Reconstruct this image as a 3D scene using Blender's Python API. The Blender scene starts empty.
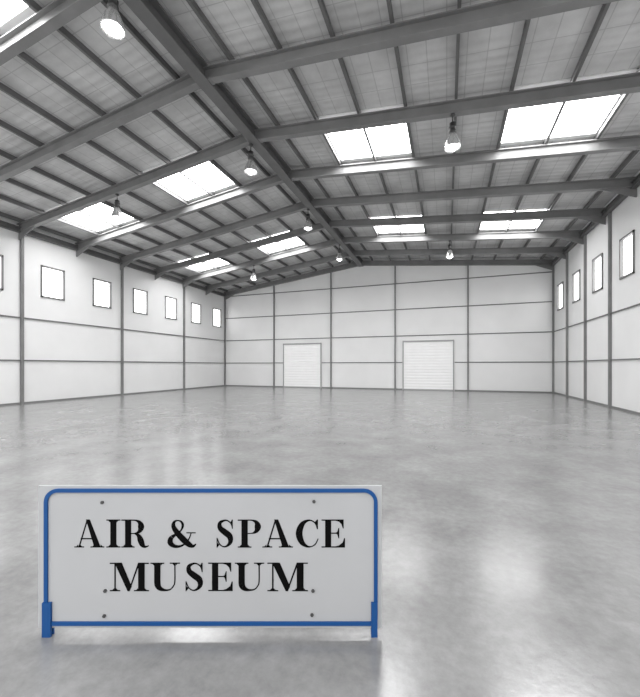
import bpy, math, random
from mathutils import Vector, Matrix
random.seed(4)
S = bpy.context.scene
C = S.collection
try:
    S.view_settings.view_transform = 'Standard'
    S.view_settings.look = 'None'
except Exception as e:
    print(e)

# ------------------------------------------------------------------ helpers
class MB:
    def __init__(s): s.v=[]; s.f=[]; s.m=[]
    def quad(s, pts, mi=0):
        b=len(s.v); s.v+= [tuple(p) for p in pts]; s.f.append(tuple(range(b,b+len(pts)))); s.m.append(mi)
    def box(s, x0,x1,y0,y1,z0,z1, mi=0):
        b=len(s.v)
        s.v += [(x0,y0,z0),(x1,y0,z0),(x1,y1,z0),(x0,y1,z0),(x0,y0,z1),(x1,y0,z1),(x1,y1,z1),(x0,y1,z1)]
        for q in ((0,3,2,1),(4,5,6,7),(0,1,5,4),(1,2,6,5),(2,3,7,6),(3,0,4,7)):
            s.f.append(tuple(b+i for i in q)); s.m.append(mi)
    def prism(s, prof, p0, p1, side, up, mi=0):
        p0=Vector(p0); p1=Vector(p1); side=Vector(side); up=Vector(up)
        b=len(s.v); n=len(prof)
        for p in (p0,p1):
            for a,c in prof: s.v.append(tuple(p+side*a+up*c))
        for i in range(n):
            j=(i+1)%n
            s.f.append((b+i,b+j,b+n+j,b+n+i)); s.m.append(mi)
        s.f.append(tuple(b+i for i in reversed(range(n)))); s.m.append(mi)
        s.f.append(tuple(b+n+i for i in range(n))); s.m.append(mi)
    def lathe(s, prof, cx,cy,cz, n=28, mi=0):
        b=len(s.v)
        for r,z in prof:
            for k in range(n):
                a=2*math.pi*k/n
                s.v.append((cx+r*math.cos(a),cy+r*math.sin(a),cz+z))
        for i in range(len(prof)-1):
            for k in range(n):
                k2=(k+1)%n
                s.f.append((b+i*n+k,b+i*n+k2,b+(i+1)*n+k2,b+(i+1)*n+k)); s.m.append(mi)
    def obj(s, name, mats, parent=None, smooth=False, loc=None):
        me=bpy.data.meshes.new(name); me.from_pydata(s.v,[],s.f)
        for m in mats: me.materials.append(m)
        for p,mi in zip(me.polygons,s.m):
            p.material_index=mi; p.use_smooth=smooth
        me.update()
        o=bpy.data.objects.new(name,me); C.objects.link(o)
        if loc: o.location=loc
        if parent: o.parent=parent
        return o

def ibeam(h,w,tf,tw):
    a=w/2; t=tw/2; H=h/2
    return [(-a,-H),(a,-H),(a,-H+tf),(t,-H+tf),(t,H-tf),(a,H-tf),(a,H),(-a,H),(-a,H-tf),(-t,H-tf),(-t,-H+tf),(-a,-H+tf)]

def nt(name):
    m=bpy.data.materials.new(name); m.use_nodes=True
    return m, m.node_tree.nodes, m.node_tree.links, m.node_tree.nodes['Principled BSDF']
def solid(name,col,rough=.6,metal=0.,var=.0,scale=3.,spec=.5):
    m,N,L,B=nt(name)
    B.inputs['Roughness'].default_value=rough; B.inputs['Metallic'].default_value=metal
    B.inputs['Specular IOR Level'].default_value=spec
    c=(col,)*3 if isinstance(col,(int,float)) else col
    if var>0:
        tc=N.new('ShaderNodeTexCoord'); no=N.new('ShaderNodeTexNoise'); no.inputs['Scale'].default_value=scale
        no.inputs['Detail'].default_value=6
        L.new(tc.outputs['Object'],no.inputs['Vector'])
        r=N.new('ShaderNodeValToRGB')
        r.color_ramp.elements[0].position=.3; r.color_ramp.elements[1].position=.7
        r.color_ramp.elements[0].color=tuple(max(0,x*(1-var)) for x in c)+(1,)
        r.color_ramp.elements[1].color=tuple(min(1,x*(1+var)) for x in c)+(1,)
        L.new(no.outputs['Fac'],r.inputs['Fac']); L.new(r.outputs['Color'],B.inputs['Base Color'])
    else: B.inputs['Base Color'].default_value=c+(1,)
    return m
def emis(name,col,st,base=.8):
    m,N,L,B=nt(name)
    B.inputs['Base Color'].default_value=(base,)*3+(1,)
    B.inputs['Emission Color'].default_value=col+(1,); B.inputs['Emission Strength'].default_value=st
    return m

M_wall=solid('white_wall_panel',.82,.5,0,.03,.6)
M_joint=solid('panel_joint_grey',.15,.6)
M_steel=solid('painted_grey_steel',.20,.45,.0,.12,2.)
M_steel2=solid('dark_grey_steel',.13,.5,.0,.1,2.)
M_frame=solid('window_frame_grey',.20,.5)
M_door=solid('white_shutter_paint',.95,.4,0,.02,2)
M_doorframe=solid('door_frame_grey',.35,.5)
M_sky=emis('skylight_sheet',(1,1,1),15.5)
M_win=emis('window_glass_daylight',(1,1,1),4.)
M_bulb=emis('lamp_bulb_glow',(1,1,1),12.)
M_lampdark=solid('lamp_housing_black',.04,.4)
M_shade=solid('lamp_shade_aluminium',.75,.25,.8)

# roof sheet
m,N,L,B=nt('roof_sheet'); M_roof=m
tc=N.new('ShaderNodeTexCoord')
no=N.new('ShaderNodeTexNoise'); no.inputs['Scale'].default_value=.9; no.inputs['Detail'].default_value=8; no.inputs['Roughness'].default_value=.65
L.new(tc.outputs['Object'],no.inputs['Vector'])
r=N.new('ShaderNodeValToRGB'); r.color_ramp.elements[0].position=.3; r.color_ramp.elements[1].position=.72
r.color_ramp.elements[0].color=(.50,.50,.50,1); r.color_ramp.elements[1].color=(.72,.72,.72,1)
L.new(no.outputs['Fac'],r.inputs['Fac'])
w=N.new('ShaderNodeTexWave'); w.bands_direction='Y'; w.inputs['Scale'].default_value=1.2
L.new(tc.outputs['Object'],w.inputs['Vector'])
bp=N.new('ShaderNodeBump'); bp.inputs['Strength'].default_value=.4; bp.inputs['Distance'].default_value=.03
L.new(w.outputs['Fac'],bp.inputs['Height']); L.new(bp.outputs['Normal'],B.inputs['Normal'])
br=N.new('ShaderNodeTexBrick'); br.offset=0; br.inputs['Scale'].default_value=1.0
br.inputs['Brick Width'].default_value=.45; br.inputs['Row Height'].default_value=.65; br.inputs['Mortar Size'].default_value=.012
br.inputs['Color1'].default_value=(1,1,1,1); br.inputs['Color2'].default_value=(.93,.93,.93,1); br.inputs['Mortar'].default_value=(.72,.72,.72,1)
L.new(tc.outputs['Object'],br.inputs['Vector'])
mx=N.new('ShaderNodeMixRGB'); mx.blend_type='MULTIPLY'; mx.inputs['Fac'].default_value=1
L.new(r.outputs['Color'],mx.inputs['Color1']); L.new(br.outputs['Color'],mx.inputs['Color2'])
L.new(mx.outputs['Color'],B.inputs['Base Color'])
B.inputs['Roughness'].default_value=.55

# polished concrete: soft cloudy tone, fine speckle, micro-relief that smears reflections
m,N,L,B=nt('polished_concrete'); M_floor=m
tc=N.new('ShaderNodeTexCoord')
n1=N.new('ShaderNodeTexNoise'); n1.inputs['Scale'].default_value=1.1; n1.inputs['Detail'].default_value=7; n1.inputs['Roughness'].default_value=.6
n2=N.new('ShaderNodeTexNoise'); n2.inputs['Scale'].default_value=11; n2.inputs['Detail'].default_value=8; n2.inputs['Roughness'].default_value=.7
n3=N.new('ShaderNodeTexNoise'); n3.inputs['Scale'].default_value=22; n3.inputs['Detail'].default_value=3
for n in (n1,n2,n3): L.new(tc.outputs['Object'],n.inputs['Vector'])
r=N.new('ShaderNodeValToRGB'); r.color_ramp.elements[0].position=.28; r.color_ramp.elements[1].position=.74
r.color_ramp.elements[0].color=(.18,.18,.18,1); r.color_ramp.elements[1].color=(.31,.31,.31,1)
r2=N.new('ShaderNodeValToRGB'); r2.color_ramp.elements[0].position=.3; r2.color_ramp.elements[1].position=.7
r2.color_ramp.elements[0].color=(.72,.72,.72,1); r2.color_ramp.elements[1].color=(1,1,1,1)
mx=N.new('ShaderNodeMixRGB'); mx.blend_type='MULTIPLY'; mx.inputs['Fac'].default_value=1
L.new(n1.outputs['Fac'],r.inputs['Fac']); L.new(n2.outputs['Fac'],r2.inputs['Fac'])
L.new(r.outputs['Color'],mx.inputs['Color1']); L.new(r2.outputs['Color'],mx.inputs['Color2'])
L.new(mx.outputs['Color'],B.inputs['Base Color'])
mr=N.new('ShaderNodeMapRange'); mr.inputs['From Min'].default_value=.3; mr.inputs['From Max'].default_value=.7
mr.inputs['To Min'].default_value=.21; mr.inputs['To Max'].default_value=.27
L.new(n1.outputs['Fac'],mr.inputs['Value']); L.new(mr.outputs['Result'],B.inputs['Roughness'])
bp=N.new('ShaderNodeBump'); bp.inputs['Strength'].default_value=.10; bp.inputs['Distance'].default_value=.008
L.new(n3.outputs['Fac'],bp.inputs['Height']); L.new(bp.outputs['Normal'],B.inputs['Normal'])
B.inputs['IOR'].default_value=1.95

# ------------------------------------------------------------------ dimensions
XL,XR,XM=-17.9,6.34,-6.0
YB,YF=26.0,-5.2
BAY=2.6
BAYR=2.75                     # panel module of the right wall
HL,HR,HM=7.80,8.18,9.32
RD=.34
def rz(x):
    return HL+(HM-HL)*(x-XL)/(XM-XL) if x<=XM else HM+(HR-HM)*(x-XM)/(XR-XM)
PD=.16
def sheet(x): return rz(x)+RD/2+PD+.01
frames=[YB-BAY*k for k in range(0,13)]
PW=1.347
purR=[XM+.85+PW*k for k in range(9)]
purL=[XM-.85-PW*k for k in range(9)]

# ------------------------------------------------------------------ shell
b=MB(); b.box(XL-.2,XR+.2,YF,YB+.2,-.2,0); b.obj('floor',[M_floor])

def wall_grid(name, fixed, us, holes, top):
    mb=MB()
    for (u0,u1) in zip(us[:-1],us[1:]):
        h=None
        for (a,c,z0,z1) in holes:
            if u0>=a-1e-4 and u1<=c+1e-4: h=(z0,z1)
        segs=[(0,top)] if h is None else [(0,h[0]),(h[1],top)]
        for z0,z1 in segs:
            if fixed<0: mb.box(fixed-.2,fixed,u0,u1,z0,z1)
            else: mb.box(fixed,fixed+.2,u0,u1,z0,z1)
    return mb.obj(name,[M_wall])
wincL=[YB-BAY*(k+.5)+.15 for k in range(11)]
wincR=[YB-BAYR*(k+.5)-.05 for k in range(11)]
WL=(4.93,6.43); WR=(5.03,6.58)
for name,X,top,winc,(WZ0,WZ1) in (('wall_left',XL,sheet(XL),wincL,WL),('wall_right',XR,sheet(XR),wincR,WR)):
    holes=[(c-.55,c+.55,WZ0,WZ1) for c in winc]
    us=sorted([YF,YB]+[h[0] for h in holes]+[h[1] for h in holes])
    us=[u for u in us if YF<=u<=YB]
    wall_grid(name,X,us,holes,top)
mb=MB()
mb.prism([(XL-.2,0),(XR+.2,0),(XR+.2,sheet(XR)),(XM,sheet(XM)),(XL-.2,sheet(XL))],(0,YB,0),(0,YB+.2,0),(1,0,0),(0,0,1))
mb.obj('wall_back',[M_wall])

skyY=[(YB-BAY*3,YB-BAY*2),(YB-BAY*6,YB-BAY*5),(YB-BAY*9,YB-BAY*8),(YB-BAY*12,YB-BAY*11)]
skyX=[(purR[1],purR[3]),(purR[5],purR[7]),(purL[3],purL[1]),(purL[7],purL[5])]
xs=sorted([XL-.2,XM,XR+.2]+purR+purL); xs=[x for x in xs if XL-.21<=x<=XR+.21]
ys=sorted([YF]+frames)
mb=MB()
for x0,x1 in zip(xs[:-1],xs[1:]):
    for y0,y1 in zip(ys[:-1],ys[1:]):
        xm,ym=(x0+x1)/2,(y0+y1)/2
        if any(a<xm<c for a,c in skyX) and any(a<ym<c for a,c in skyY): continue
        mb.quad([(x0,y0,sheet(x0)),(x0,y1,sheet(x0)),(x1,y1,sheet(x1)),(x1,y0,sheet(x1))])
mb.obj('ceiling',[M_roof])
for a,c in skyX:
    for y0,y1 in skyY:
        mb=MB(); g=.16
        xm=(a+c)/2
        for x0,x1 in ((a+.06,xm-.04),(xm+.04,c-.06)):
            mb.quad([(x0,y0+g,sheet(x0)+.02),(x0,y1-g,sheet(x0)+.02),(x1,y1-g,sheet(x1)+.02),(x1,y0+g,sheet(x1)+.02)],0)
        for x in (a+.03,xm,c-.03):
            mb.box(x-.04,x+.04,y0,y1,sheet(x)-.03,sheet(x)+.06,1)
        for y in (y0+g/2,y1-g/2):
            mb.prism([(-g/2,-.03),(g/2,-.03),(g/2,.06),(-g/2,.06)],(a,y,sheet(a)),(c,y,sheet(c)),(0,1,0),(0,0,1),1)
        mb.obj('skylight',[M_sky,M_wall])

# ------------------------------------------------------------------ roof steel
prof=ibeam(RD,.2,.03,.03)
for y in frames:
    if y<YF: continue
    yy=y if y<YB else YB-.12
    mb=MB()
    mb.prism(prof,(XL+.02,yy,rz(XL)),(XM,yy,rz(XM)),(0,1,0),(0,0,1))
    mb.prism(prof,(XM,yy,rz(XM)),(XR-.02,yy,rz(XR)),(0,1,0),(0,0,1))
    for X,sx in ((XL+.02,1),(XR-.02,-1)):
        z=rz(X)
        mb.prism([(X,z-RD/2-.0),(X+sx*1.1,rz(X+sx*1.1)-RD/2),(X,z-RD/2-.35)],(0,yy-.02,0),(0,yy+.02,0),(1,0,0),(0,0,1))
    mb.box(XM-.25,XM+.25,yy-.11,yy+.11,rz(XM)-RD/2-.03,rz(XM)-RD/2+.02)
    mb.obj('roof_rafter',[M_steel])
mb=MB()
zp=[(-.035,-PD/2),(.035,-PD/2),(.035,PD/2),(-.035,PD/2)]
for x in purR+purL:
    z=rz(x)+RD/2+PD/2
    mb.prism(zp,(x,YF,z),(x,YB,z),(1,0,0),(0,0,1))
mb.obj('roof_purlins',[M_steel2])
mb=MB()
mb.prism(ibeam(.42,.34,.04,.05),(XM,YF,rz(XM)-.02),(XM,YB-.02,rz(XM)-.02),(1,0,0),(0,0,1))
mb.obj('ridge_beam',[M_steel2])
for X,nm in ((XL+.12,'eaves_beam'),(XR-.12,'eaves_beam')):
    mb=MB(); z=rz(X)-.1
    mb.prism(ibeam(.24,.18,.03,.03),(X,YF,z),(X,YB,z),(1,0,0),(0,0,1)); mb.obj(nm,[M_steel2])

# ------------------------------------------------------------------ wall columns and joints
ti=1
for k in range(0,12):
    for X,sx,every in ((XL,1,2),(XR,-1,1)):
        if k%every: continue
        y2=YB-.08 if k==0 else (YB-BAY*k+.1 if sx>0 else YB-BAYR*k-.05)
        if y2<YF: continue
        mb=MB(); x0,x1=sorted((X,X+sx*.11))
        wd=.055 if sx>0 else .035
        mb.box(x0,x1,y2-wd,y2+wd,0,rz(X)-RD/2)
        mb.obj('steel_column',[M_steel])
for x in [XL+4.85*k-.15 for k in (1,2,3,4)]:
    mb=MB(); mb.box(x-.045,x+.045,YB-.12,YB,0,rz(x)-RD/2-.02); mb.obj('steel_column',[M_steel])
DZ=3.4
doors=[(-12.3,-9.2),(-2.9,.4)]
def trim(mb):
    global ti
    mb.obj('trim_%d'%ti,[M_joint]); ti+=1
for z in (1.95,3.85,5.75,7.62):
    mb=MB()
    segs=[(XL,XR)]
    if z<DZ: segs=[(XL,doors[0][0]-.1),(doors[0][1]+.1,doors[1][0]-.1),(doors[1][1]+.1,XR)]
    for a,c in segs: mb.box(a,c,YB-.04,YB,z-.03,z+.03)
    trim(mb)
    if z<5:
        mb=MB(); mb.box(XL,XL+.05,YF,YB-.05,z-.03,z+.03); trim(mb)
        mb=MB(); mb.box(XR-.05,XR,YF,YB-.05,z-.022,z+.022); trim(mb)
mb=MB(); mb.box(XL,XL+.04,YF,YB,0,.08); mb.obj('baseboard_left',[M_frame])
mb=MB(); mb.box(XR-.04,XR,YF,YB,0,.08); mb.obj('baseboard_right',[M_frame])
mb=MB()
for a,c in [(XL,doors[0][0]-.1),(doors[0][1]+.1,doors[1][0]-.1),(doors[1][1]+.1,XR)]: mb.box(a,c,YB-.04,YB,0,.08)
mb.obj('baseboard_back',[M_frame])

wi=1
for X,sx,winc,(WZ0,WZ1) in ((XL,1,wincL,WL),(XR,-1,wincR,WR)):
    for c in winc:
        if c-.6<YF: continue
        mb=MB()
        y0,y1=c-.55,c+.55
        def bx(a0,a1,z0,z1,d0,d1,mi):
            xa,xb=sorted((X-sx*d0,X+sx*d1)); mb.box(xa,xb,a0,a1,z0,z1,mi)
        t=.07
        bx(y0,y0+t,WZ0,WZ1,.1,.05,1); bx(y1-t,y1,WZ0,WZ1,.1,.05,1)
        bx(y0,y1,WZ0,WZ0+t,.1,.05,1); bx(y0,y1,WZ1-t,WZ1,.1,.05,1)
        bx(y0,y1,WZ0,WZ1,.1,-.06,0)
        mb.obj('window_%d'%wi,[M_win,M_frame]); wi+=1
for i,(a,c) in enumerate(doors):
    mb=MB(); Y0=YB-.004
    n=17; h=DZ/n
    for k in range(n):
        z0=k*h
        mb.prism([(0,z0+.005),(-.05,z0+.02),(-.06,z0+h*.5),(-.05,z0+h-.02),(0,z0+h-.005)],(a,Y0,0),(c,Y0,0),(0,1,0),(0,0,1),0)
    mb.box(a,c,YB-.045,Y0,0,DZ,0)
    mb.box(a-.07,a,YB-.1,Y0,0,DZ+.1,1); mb.box(c,c+.07,YB-.1,Y0,0,DZ+.1,1)
    mb.box(a-.07,c+.07,YB-.12,Y0,DZ,DZ+.09,1); mb.box(a,c,YB-.07,Y0,0,.08,1)
    mb.obj('door_%d'%(i+1),[M_door,M_doorframe])

# ------------------------------------------------------------------ pendant lamps
lamps=[(-6.15,5.2),(-6.15,10.4),(-6.15,15.6),(-6.15,20.8),(.15,10.4),(.15,20.8),(-12.08,10.4),(-12.08,20.8),(.15,0),(-12.08,0)]
for x,y in lamps:
    z=rz(x)-RD/2-(.06 if x==-6.15 else 0)
    lift=.12 if y==5.2 else 0
    mb=MB()
    def sh(p): return [(r_,z_+(lift if z_<-.1 else 0)) for r_,z_ in p]
    mb.lathe(sh([(0,0),(.07,0),(.07,-.03),(.016,-.05),(.016,-.20),(.05,-.22),(.085,-.24),(.085,-.33),(.10,-.34),(.10,-.36),(.085,-.37),(.085,-.45),(.10,-.46),(.10,-.49),(.07,-.52),(0,-.52)]),0,0,0,24,0)
    mb.lathe(sh([(.07,-.51),(.10,-.56),(.15,-.66),(.195,-.78),(.215,-.90),(.22,-.92),(.205,-.92),(.19,-.80),(.14,-.67),(.09,-.57),(.0,-.54)]),0,0,0,32,1)
    bl=[(.0,-.56),(.05,-.58),(.06,-.66)]+[(.145*math.cos(t),-.84+.145*math.sin(t)) for t in [math.radians(d) for d in (60,30,0,-30,-60,-90)]]
    mb.lathe(sh(bl),0,0,0,24,2)
    mb.obj('pendant_lamp',[M_lampdark,M_shade,M_bulb],smooth=True,loc=(x,y,z))

# ------------------------------------------------------------------ museum sign
YAW=math.radians(19.6)
sign=bpy.data.objects.new('museum_sign',None); C.objects.link(sign)
fw=Vector((-math.sin(YAW),math.cos(YAW),0))
sign.location=fw*2.25; sign.rotation_euler=(0,0,YAW)
M_blue=solid('blue_paint',(.008,.072,.245),.45,spec=.3)
M_plate=solid('sign_plate_grey',(.445,.45,.46),.6,0,.04,1.5,spec=.3)
M_ink=solid('black_lettering',.004,.8,spec=.05)
M_bolt=solid('bolt_steel',.10,.4,.6)
mb=MB(); mb.box(-1.775,.39,-.006,.006,.05,.945); mb.obj('plate',[M_plate],sign)
def rrect(x0,x1,z0,z1,rt,rb,n=8):
    P=[]
    for cx,cz,r,a0 in ((x1-rt,z1-rt,rt,0),(x0+rt,z1-rt,rt,90),(x0+rb,z0+rb,rb,180),(x1-rb,z0+rb,rb,270)):
        for k in range(n+1):
            a=math.radians(a0+90*k/n); P.append((cx+r*math.cos(a),cz+r*math.sin(a)))
    return P
o=rrect(-1.735,.362,.068,.928,.085,.05); i_=rrect(-1.712,.339,.091,.905,.062,.028)
mb=MB(); n=len(o)
for k in range(n):
    j=(k+1)%n
    A,Bq,Cq,D=o[k],o[j],i_[j],i_[k]
    mb.quad([(A[0],-.016,A[1]),(Bq[0],-.016,Bq[1]),(Cq[0],-.016,Cq[1]),(D[0],-.016,D[1])])
    mb.quad([(A[0],-.016,A[1]),(A[0],.0,A[1]),(Bq[0],.0,Bq[1]),(Bq[0],-.016,Bq[1])])
    mb.quad([(D[0],-.016,D[1]),(Cq[0],-.016,Cq[1]),(Cq[0],.0,Cq[1]),(D[0],.0,D[1])])
mb.obj('frame',[M_blue],sign)
for k,(a,c) in enumerate(((-1.742,-1.688),(.322,.360))):
    mb=MB(); mb.box(a,c,-.022,-.0065,0,.215); mb.box(a,c,.0065,.014,0,.6)
    mb.obj('leg_%d'%(k+1),[M_blue],sign)
PX=2.25/356
def lx(px): return (px-320)*PX
def lz(py): return 1.7-(py-366)*PX
MINW=.035
def stroke(pts,sub=8):
    P=[pts[0]]+list(pts)+[pts[-1]]; out=[]
    for i in range(1,len(P)-2):
        p0,p1,p2,p3=P[i-1],P[i],P[i+1],P[i+2]
        for s in range(sub):
            t=s/sub
            out.append(tuple(.5*((2*b_)+(-a_+c_)*t+(2*a_-5*b_+4*c_-d_)*t*t+(-a_+3*b_-3*c_+d_)*t**3) for a_,b_,c_,d_ in zip(p0,p1,p2,p3)))
    out.append(tuple(pts[-1]))
    L_,R_=[],[]
    for i in range(len(out)):
        a_=out[max(0,i-1)]; c_=out[min(len(out)-1,i+1)]
        dx,dy=c_[0]-a_[0],c_[1]-a_[1]; d=math.hypot(dx,dy) or 1
        nx,ny=-dy/d,dx/d; w_=max(out[i][2]*.9,MINW)/2
        L_.append((out[i][0]+nx*w_,out[i][1]+ny*w_)); R_.append((out[i][0]-nx*w_,out[i][1]-ny*w_))
    return [[L_[i],L_[i+1],R_[i+1],R_[i]] for i in range(len(out)-1)]
def R(x0,x1,y0,y1): return [(x0,y0),(x1,y0),(x1,y1),(x0,y1)]
T=.042
def serif(x0,x1,s0,s1,y,up=1):
    e=y+up*T; q=.07
    return [R(x0,x1,min(y,e),max(y,e)),[(s0-q,e),(s0,e),(s0,e+up*q)],[(s1,e),(s1+q,e),(s1,e+up*q)]]
bowl=[(.30,.975,.05),(.50,.97,.06),(.645,.90,.15),(.70,.745,.25),(.645,.585,.15),(.50,.51,.05),(.30,.50,.05)]
G={}
G['I']=(.5,[R(.14,.36,0,1)]+serif(0,.5,.14,.36,0)+serif(0,.5,.14,.36,1,-1))
G['A']=(1.04,[[(.40,1),(.54,1),(.92,0),(.69,0)],[(.43,1),(.48,1),(.195,.02),(.14,.02)],R(.22,.74,.29,.34)]+serif(0,.34,.14,.2,0)+serif(.56,1.04,.70,.91,0))
G['E']=(.85,[R(.13,.35,0,1),R(0,.8,.955,1),R(0,.85,0,.045),R(.3,.62,.49,.535),
   [(.48,.965),(.8,.965),(.8,.68),(.77,.68),(.72,.83),(.63,.92)],[(.48,.035),(.63,.08),(.76,.18),(.815,.34),(.85,.34),(.85,.035)],
   [(.49,.515),(.565,.56),(.61,.70),(.64,.70),(.64,.33),(.61,.33),(.565,.47)]])
G['P']=(.84,[R(.13,.35,0,1)]+serif(0,.48,.13,.35,0)+[R(0,.4,.955,1)]+stroke(bowl))
G['R']=(1.0,[R(.13,.35,0,1)]+serif(0,.47,.13,.35,0)+[R(0,.4,.955,1)]+stroke(bowl)+stroke([(.46,.51,.05),(.60,.44,.14),(.68,.27,.24),(.75,.10,.20),(.85,.03,.09),(.98,.07,.04)]))
G['S']=(.70,stroke([(.61,.70,.03),(.56,.86,.05),(.42,.965,.055),(.27,.95,.09),(.15,.86,.15),(.17,.69,.21),(.35,.54,.25),(.51,.41,.24),(.545,.23,.19),(.45,.08,.10),(.30,.03,.055),(.15,.12,.05),(.06,.32,.03)])+[R(.595,.63,.67,1),R(.035,.07,0,.35),[(.54,.90),(.6,.80),(.6,1)],[(.06,0),(.06,.18),(.14,.10)]])
G['C']=(.86,stroke([(.80,.66,.03),(.73,.86,.05),(.56,.97,.055),(.38,.93,.12),(.23,.78,.22),(.15,.5,.27),(.23,.22,.22),(.38,.07,.12),(.56,.03,.055),(.73,.12,.05),(.83,.32,.04)])+[R(.79,.825,.65,1),[(.71,.91),(.79,.80),(.79,1)]])
G['M']=(1.3,[R(.15,.20,0,1),[(.15,1),(.40,1),(.73,.16),(.65,0),(.59,0)],[(.61,0),(.66,0),(1.0,1),(.94,1)],R(.94,1.16,0,1)]+serif(0,.35,.15,.20,0)+serif(.80,1.3,.94,1.16,0)+[R(0,.35,.955,1),R(.95,1.3,.955,1)])
G['U']=(1.05,[R(.13,.35,.3,1)]+serif(0,.48,.13,.35,1,-1)+serif(.67,1.03,.83,.875,1,-1)+stroke([(.24,.36,.245),(.255,.20,.24),(.34,.095,.18),(.50,.04,.09),(.68,.06,.055),(.80,.18,.05),(.85,.36,.05),(.85,.98,.05)]))
G['&']=(1.0,stroke([(.82,.53,.04),(.76,.34,.05),(.64,.16,.06),(.46,.05,.09),(.27,.05,.14),(.13,.16,.20),(.15,.33,.17),(.30,.46,.10),(.47,.60,.06),(.54,.77,.09),(.50,.91,.08),(.38,.965,.05),(.26,.91,.10),(.23,.76,.16),(.34,.55,.21),(.55,.30,.24),(.75,.11,.21),(.88,.05,.12),(.98,.13,.04)])+[R(.66,.97,.505,.545)])
lay=[('A',75,105),('I',107,121),('R',122,150),('&',167,197),('S',216,235),('P',238,262),('A',262.5,293),('C',295,319),('E',321.5,345)]
lay2=[('M',110.5,149),('U',151,180.5),('S',184,203),('E',206.5,230),('U',232,261.5),('M',264,308)]
lay2=[('M',110.5,149.5),('U',151,181),('S',185,205),('E',208.5,233),('U',235,265),('M',267.5,308)]
mb=MB(); zoff=0
for L2,(yt,yb) in ((lay,(519,547)),(lay2,(562,590.5))):
    zt,zb=lz(yt),lz(yb)
    for ch,a,c in L2:
        wd,polys=G[ch]
        for pg in polys:
            zoff=(zoff+1)%40
            yy=-.0065-.00004*zoff
            mb.quad([(lx(a)+(lx(c)-lx(a))*p[0]/wd,yy,zb+(zt-zb)*p[1]) for p in pg])
mb.obj('lettering',[M_ink],sign)
for k,(px,py) in enumerate(((103,502),(314,501),(106,590),(313,590),(105,615),(312,614))):
    mb=MB()
    pr=[(.011*math.cos(math.pi*t/3),.011*math.sin(math.pi*t/3)) for t in range(6)]
    mb.prism(pr,(lx(px),-.006,lz(py)),(lx(px),-.014,lz(py)),(1,0,0),(0,0,1))
    mb.obj('bolt_%d'%(k+1),[M_bolt],sign)

# ------------------------------------------------------------------ light
W=bpy.data.worlds.new('world'); S.world=W; W.use_nodes=True
W.node_tree.nodes['Background'].inputs['Color'].default_value=(1,1,1,1)
W.node_tree.nodes['Background'].inputs['Strength'].default_value=1.7

cam=bpy.data.cameras.new('camera'); co=bpy.data.objects.new('camera',cam); C.objects.link(co)
co.location=(0,0,1.7); co.rotation_euler=(math.radians(90),0,YAW)
cam.sensor_fit='HORIZONTAL'; cam.sensor_width=36; cam.lens=356/640*36; cam.shift_y=17.5/640
S.camera=co
